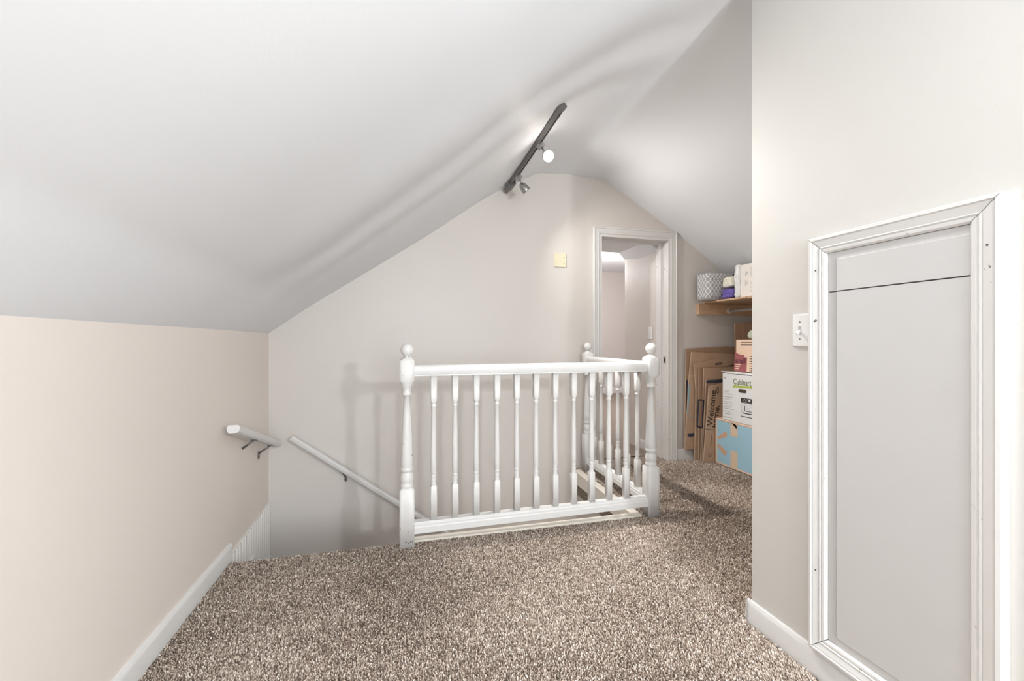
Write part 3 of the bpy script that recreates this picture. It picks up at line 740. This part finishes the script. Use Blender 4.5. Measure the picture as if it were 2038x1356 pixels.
# ---------------------------------------------------------------- cartons (faces towards -X)
def yz(u, v, x):
    p_ = at_x(u, v, x); return p_.y, p_.z
BX = 2.625
bb_ = empty('blue_carton', (2.85, 2.88, 0), label='light blue taped carton at the bottom of the stack', cat='carton')
obj('carton', newbox(BX, 3.08, 2.60, 3.158, 0.004, 0.392, bev=0.003), M_PEACH, bb_)
obj('blue_face', newbox(BX - 0.0008, BX + 0.001, 2.618, 3.136, 0.022, 0.374), M_BLUE, bb_, smooth=False)
yc0, yc1 = yz(1468, 850, BX)[0], yz(1454, 850, BX)[0]
for z0_, z1_ in ((0.272, 0.391), (0.006, 0.155)):
    obj('tape', newbox(BX - 0.0018, BX - 0.0008, yc0, yc1, z0_, z1_), M_TAPE, bb_, smooth=False)
def patch(pts, par, x, m, name):
    return obj(name, polyprism(bmesh.new(), [yz(u, v, x) for u, v in pts], 'x', x - 0.0018, x - 0.0008), m, par, smooth=False)
patch([(1428.5, 870), (1429, 874.5), (1447, 870), (1447, 862), (1443, 859)], bb_, BX, M_TAN, 'torn_patch')
patch([(1427.5, 884), (1429, 889), (1441, 907), (1446, 905), (1447, 900), (1431, 884)], bb_, BX, M_TAN, 'torn_patch')
patch([(1456, 842), (1465, 846), (1468, 853), (1463, 851)], bb_, BX, M_CARDE, 'torn_patch')
patch([(1464, 852), (1467, 850), (1465.5, 855)], bb_, BX - 0.001, M_INK, 'tear_hole')
obj('lid_seam', newbox(BX - 0.0007, BX + 0.02, 2.601, 3.157, 0.3755, 0.3775), M_INK, bb_, smooth=False)

CX = 2.625
cb = empty('appliance_carton', (2.84, 2.84, 0.393), label='white appliance carton with green lettering in the middle of the stack', cat='carton')
obj('carton', newbox(CX, 3.06, 2.58, 3.072, 0.394, 0.782, bev=0.003), M_BOXW, cb)
bm = soft_block(CX - 0.004, 2.84, 2.58, 3.088, 0.7825, 0.8005, 6, 0.006, 22, rnd=0.008, seed=3)
obj('foam_wrap', bm, M_POLY, cb, smooth=False)
y0_, z_ = yz(1459.5, 766.5, CX); y1_, _ = yz(1495, 766.5, CX)
o = text('lettering', 'Cuisinart', 0.066, (CX - 0.0006, y0_, yz(1459, 764.5, CX)[1]), (0, -1, 0), (0, 0, 1), M_OLIVE, cb, bold=0.0009)
wd = max(v.co.y for v in o.data.vertices) - min(v.co.y for v in o.data.vertices); k = (y0_ - y1_) / wd
y_off = y0_ - ROOT[cb.name].y
for v in o.data.vertices: v.co.y = y_off + (v.co.y - y_off) * k
patch([(1459, 767), (1497.5, 769.5), (1497.5, 775), (1459, 772)], cb, CX, M_LIME, 'green_bar')
inks(cb, CX - 0.0018, [(yz(1463 + i * 3.6, 770, CX)[0] - 0.016, yz(1463 + i * 3.6, 770, CX)[0], yz(1463 + i * 3.6, 770.6 + i * 0.27, CX)[1] - 0.005, yz(1463, 769.6 + i * 0.2, CX)[1] - 0.004) for i in range(9)], M_BOXW, 'bar_lettering')
yh, zh = yz(1477.5, 779, CX)
bm = bmesh.new()
pts = []
for i in range(20):
    a_ = 2 * math.pi * i / 20; ex = math.copysign(abs(math.cos(a_)) ** 0.5, math.cos(a_)); ez = math.copysign(abs(math.sin(a_)) ** 0.7, math.sin(a_))
    pts.append((yh + 0.042 * ex, zh + 0.014 * ez))
obj('handle_hole', polyprism(bm, pts, 'x', CX - 0.0008, CX + 0.002), M_INK, cb, smooth=False)
rows = []
for i in range(11):
    v0 = 777 + i * 5.0
    for s_, e_ in ((1441.5, 1452 + (i * 7) % 9), (1441.5, 1449 + (i * 5) % 12)):
        ya, za = yz(s_, v0 + (1.6 if e_ % 2 else 0), CX); yb_, _ = yz(e_, v0, CX)
        rows.append((yb_, ya, za - 0.0022, za))
inks(cb, CX, rows, M_GREYINK, 'small_lettering')
inks(cb, CX, [(yz(1444.5, 752, CX)[0], yz(1441, 752, CX)[0], yz(1441, 754.5, CX)[1], yz(1441, 750, CX)[1])], M_GREYINK, 'emblem')
# printed toaster oven
ya, za = yz(1474.5, 791.5, CX); yb2 = 2.60; zb = yz(1474.5, 800, CX)[1]
tp = inks(cb, CX, [(yb2, ya, zb, za)], M_DKINK, 'oven_picture')
inks(cb, CX - 0.0006, [(yz(1493.5, 797, CX)[0], yz(1490, 797, CX)[0], zb + 0.010, za - 0.008)] + [(yz(1478 + i * 3, 797, CX)[0] - 0.008, yz(1478 + i * 3, 797, CX)[0], zb + 0.012 + (i % 2) * 0.01, zb + 0.017 + (i % 2) * 0.01) for i in range(4)], M_BOXW, 'dial')
y2, z2 = yz(1478, 805, CX); z3 = yz(1478, 822, CX)[1]
inks(cb, CX, [(yb2, ya, zb - 0.006, zb - 0.002), (ya - 0.004, ya, z3, zb), (yb2, y2, z3 - 0.004, z3 + 0.004), (y2 - 0.005, y2, z3, z2), (yb2, y2 - 0.02, z3 + 0.016, z3 + 0.021), (y2 - 0.025, y2 - 0.017, z3 + 0.02, z2 - 0.01), (yb2, ya, z3 - 0.030, z3 - 0.024)], M_DKINK, 'oven_picture')
inks(cb, CX, [(yb2, y2 - 0.03, z3 + 0.03 + i * 0.012, z3 + 0.032 + i * 0.012) for i in range(4)], M_GREYINK, 'oven_rack')

SXX = 2.640
sb = empty('moving_carton', (2.84, 2.72, 0.80), label='peach moving carton marked small on top of the stack', cat='carton')
bm = newbox(SXX, 3.0, 2.48, 2.938, 0.808, 1.066, bev=0.003)
obj('carton', bm, M_PEACH, sb)
def mp(u, v): return yz(u, v, SXX)
obj('maroon_panel', polyprism(bmesh.new(), [mp(*q_) for q_ in ((1460.5, 737.5), (1463, 700.5), (1470, 705), (1481, 707), (1481, 711), (1487, 712.5), (1485.5, 742))], 'x', SXX - 0.0007, SXX + 0.001), M_MAROON, sb, smooth=False)
ya, za = mp(1463, 722.5)
o = text('lettering', 'small', 0.062, (SXX - 0.0012, ya, za), (0, -1, 0), (0, 0, 1), M_DKMAROON, sb, bold=0.001)
wd = max(v.co.y for v in o.data.vertices) - min(v.co.y for v in o.data.vertices); k = (ya - mp(1483.5, 722)[0]) / wd
y_off = ya - ROOT[sb.name].y
for v in o.data.vertices: v.co.y = y_off + (v.co.y - y_off) * k
inks(sb, SXX - 0.0007, [(mp(e_, 725 + i * 4)[0], mp(1463.5, 725 + i * 4)[0], mp(1463.5, 726.5 + i * 4)[1], mp(1463.5, 724.5 + i * 4)[1]) for i, e_ in enumerate((1474, 1472, 1470))], M_PEACH, 'small_lettering')
inks(sb, SXX, [(2.60, mp(1475, 684)[0], mp(1475, 683)[1], mp(1475, 681.5)[1]), (2.60, mp(1474.5, 687)[0], mp(1475, 688)[1], mp(1475, 685.5)[1])], M_INK, 'top_lettering')
inks(sb, SXX, [(mp(1497.5, 710 + i * 4.7)[0] - 0.04, mp(1494, 710 + i * 4.7)[0], mp(1494, 710.8 + i * 4.7)[1], mp(1494, 709.2 + i * 4.7)[1]) for i in range(7)] + [(mp(1492.6, 710 + i * 4.7)[0], mp(1491.6, 710 + i * 4.7)[0], mp(1492, 710.8 + i * 4.7)[1], mp(1492, 709.4 + i * 4.7)[1]) for i in range(7)], M_INK, 'bullet_list')
single('plastic_bag', soft_block(2.668, 2.95, 2.56, 2.868, 1.068, 1.14, 10, 0.022, 16, rnd=0.034, seed=6), M_BAG, (2.84, 2.74, 1.068), 'crumpled greenish plastic bag on top of the small carton', 'bag', smooth=False)

# ---------------------------------------------------------------- flattened cartons leaning on the gable wall
TH = 0.007
def flat_carton(label, y, pts, m=M_CARD, z_floor=None):
    """pts: photo outline (u,v) of the sheet at depth y"""
    P = [at_y(u, v, y) for u, v in pts]
    P = [(p_.x, max(p_.z, 0.0 if z_floor is None else z_floor)) for p_ in P]
    cx = sum(p_[0] for p_ in P) / len(P)
    t = empty('flattened_carton', (cx, y, min(p_[1] for p_ in P)), label=label, cat='cardboard', group='flattened cartons leaning on the gable wall')
    obj('sheet', polyprism(bmesh.new(), P, 'y', y - TH / 2, y + TH / 2), m, t, smooth=False)
    L_ = [q_ for q_ in pts if q_[0] < 1415]; L_.sort(key=lambda q_: q_[1])
    e_ = [(u + 0.1, v + 0.4) for u, v in L_] + [(u + 1.3, v + 0.4) for u, v in reversed(L_)]
    E_ = [at_y(u, v, y - TH / 2) for u, v in e_]
    obj('corrugated_edge', polyprism(bmesh.new(), [(q_.x, max(q_.z, z_floor or 0)) for q_ in E_], 'y', y - TH / 2 - 0.0006, y - TH / 2 + 0.0004), M_CARDE, t, smooth=False)
    return t
def fp(t, y, pts, m, name):
    return obj(name, polyprism(bmesh.new(), [(at_y(u, v, y - TH / 2).x, at_y(u, v, y - TH / 2).z) for u, v in pts], 'y', y - TH / 2 - 0.0008, y - TH / 2 + 0.0005), m, t, smooth=False)
Ys = [3.298, 3.283, 3.262, 3.242, 3.222, 3.199, 3.171]
t = flat_carton('tallest flattened carton with a navy band, rearmost against the wall', Ys[0], [(1365, 694.5), (1447, 689.5), (1450, 690.5), (1480, 689), (1480, 892), (1361, 894)], M_CARD2, 0.097)
fp(t, Ys[0], [(1365.3, 757), (1373, 756), (1370, 818), (1365.3, 816)], M_NAVY, 'navy_band')
fp(t, Ys[0], [(1365.2, 743.2), (1382, 742.7), (1382, 743.4), (1365.2, 743.9)], M_CARDE, 'fold_crease')
t = flat_carton('flattened carton with a teal edge and dark shield mark, second from the wall', Ys[1], [(1375.5, 700.5), (1480, 706), (1480, 895), (1361.5, 896), (1366.5, 825), (1370.5, 750)], M_CARD, 0.097)
fp(t, Ys[1], [(1371, 763), (1373.5, 766), (1369.5, 824), (1367, 824)], M_TEAL, 'teal_band')
fp(t, Ys[1], [(1370.7, 748.5), (1384, 748), (1384, 749), (1370.6, 749.4)], M_CARDE, 'fold_crease')
fp(t, Ys[1], [(1367.5, 825), (1382, 831), (1382, 832), (1367.4, 826)], M_TEAL, 'teal_line')
fp(t, Ys[1], [(1368.5, 863.5), (1381.5, 862), (1381.5, 868), (1375, 870.5), (1368.5, 868.5)], M_NAVY, 'shield_mark')
t = flat_carton('flattened carton marked FRAGILE with a slanting top edge', Ys[2], [(1380, 724.5), (1460, 708), (1480, 706), (1480, 918), (1381.5, 918), (1384.5, 780)], M_CARD)
yF = Ys[2] - TH / 2
a_ = at_y(1424, 727.5, yF); b_ = at_y(1439, 724.3, yF)
text('lettering', 'FRAGILE', 0.028, a_ + Vector((0, -0.0006, 0)), b_ - a_, (-(b_ - a_).z, 0, (b_ - a_).x), M_INK, t, bold=0.0008, sx=0.72)
a_ = at_y(1443, 731, yF); b_ = at_y(1458, 727.5, yF)
text('lettering', '1 Handle', 0.024, a_ + Vector((0, -0.0006, 0)), b_ - a_, (-(b_ - a_).z, 0, (b_ - a_).x), M_INK, t, bold=0.0008, sx=0.8) if False else None
fp(t, Ys[2], [(1444, 729.5), (1460, 725.5), (1460, 728), (1444, 732)], M_INK, 'printed_line')
fp(t, Ys[2], [(1384.2, 774), (1390, 773), (1390, 774), (1384.2, 775)], M_CARDE, 'fold_crease')
t = flat_carton('narrow flattened carton with a navy outlined box', Ys[3], [(1390.5, 732.5), (1480, 728), (1480, 918.5), (1389.5, 918.5)], M_CARD2)
fp(t, Ys[3], [(1389, 795), (1400, 795), (1400, 798), (1391.5, 798), (1389.5, 848), (1396, 850), (1396, 854), (1386.5, 850)], M_NAVY, 'outlined_box')
t = flat_carton('flattened carton with a bare torn left edge', Ys[4], [(1400, 733), (1480, 730.5), (1480, 919), (1393.5, 919), (1398, 830)], M_CARD)
fp(t, Ys[4], [(1398.5, 796), (1403.5, 796), (1402, 851), (1396.5, 854), (1397, 846)], M_NAVY, 'outlined_box')
fp(t, Ys[4], [(1398.7, 781), (1406, 781), (1406, 782), (1398.7, 782)], M_CARDE, 'fold_crease')
t = flat_carton('shorter flattened carton with a navy strip along its top', Ys[5], [(1404.5, 756), (1447, 753.5), (1447, 919.5), (1396.5, 919.5)], M_CARD2)
fp(t, Ys[5], [(1405.5, 757.5), (1440, 755), (1440, 761), (1405.3, 763.5)], M_NAVY, 'navy_strip')
t = flat_carton('foremost flattened carton printed Welcome home', Ys[6], [(1410.5, 768.5), (1437, 763.5), (1446, 762), (1446, 920), (1399, 920), (1404.5, 850)], M_CARD)
yF = Ys[6] - TH / 2 - 0.0006
a_ = at_y(1417.5, 848.5, yF); b_ = at_y(1423.5, 793, yF)
u_ = b_ - a_
o = text('lettering', 'Welcome', 0.078, a_, u_, (-u_.z, 0, u_.x), M_INK, t, bold=0.0016)
ln = max((v.co - o.data.vertices[0].co).length for v in o.data.vertices)
print('welcome length', ln, u_.length)
a_ = at_y(1427.5, 852.5, yF); b_ = at_y(1431.5, 812, yF); u_ = b_ - a_
text('lettering', 'home.', 0.078, a_, u_, (-u_.z, 0, u_.x), M_INK, t, bold=0.0016)
fp(t, Ys[6], [(1404.2, 853.5), (1422, 856), (1422, 857), (1404.2, 854.5)], M_INK, 'fold_crease')
fp(t, Ys[6], [(1405.5, 817.2), (1412, 817.4), (1412, 818), (1405.5, 817.8)], M_CARDE, 'fold_crease')
# oval stamp and recycling triangle
c_ = at_y(1428.5, 777, yF)
bm = bmesh.new()
for i in range(16):
    a0_, a1_ = 2 * math.pi * i / 16, 2 * math.pi * (i + 1) / 16
    P4 = [(c_.x + r_ * 0.011 * math.cos(q_), c_.z + r_ * 0.030 * math.sin(q_)) for r_, q_ in ((1, a0_), (1, a1_), (0.62, a1_), (0.62, a0_))]
    polyprism(bm, P4, 'y', yF - 0.0002, yF + 0.0008)
obj('oval_stamp', bm, M_INK, t, smooth=False)
c_ = at_y(1413, 906.5, yF); bm = bmesh.new()
for i in range(3):
    a0_ = math.pi / 2 + i * 2 * math.pi / 3
    A_ = Vector((math.cos(a0_ - 0.25), 0, math.sin(a0_ - 0.25))) * 0.014; B_ = Vector((math.cos(a0_ - 2 * math.pi / 3 + 0.45), 0, math.sin(a0_ - 2 * math.pi / 3 + 0.45))) * 0.014
    n2 = (B_ - A_).normalized().cross(Vector((0, 1, 0))) * 0.0028
    polyprism(bm, [((c_ + q_).x, (c_ + q_).z) for q_ in (A_ - n2, B_ - n2, B_ + n2, A_ + n2)], 'y', yF - 0.0002, yF + 0.0008)
obj('recycling_mark', bm, M_INK, t, smooth=False)
fp(t, Ys[6], [(1414, 892), (1414.7, 892), (1416.5, 866), (1415.8, 866)], M_INK, 'printed_line')
# tall folded sheet standing behind the cartons under the shelf
tt_ = empty('folded_carton', (3.0, 3.19, 0), label='tall brown folded carton standing behind the box stack', cat='cardboard')
P = [(2.862, 0.0), (2.862, 0.7), (2.848, 1.208), (3.24, 1.225), (3.24, 0.0)]
obj('sheet', polyprism(bmesh.new(), P, 'y', 3.180, 3.190), M_CARD2, tt_, smooth=False)
obj('flap', polyprism(bmesh.new(), [(2.93, 0.9), (2.925, 1.21), (3.23, 1.22), (3.23, 0.9)], 'y', 3.172, 3.179), M_CARD2, tt_, smooth=False)
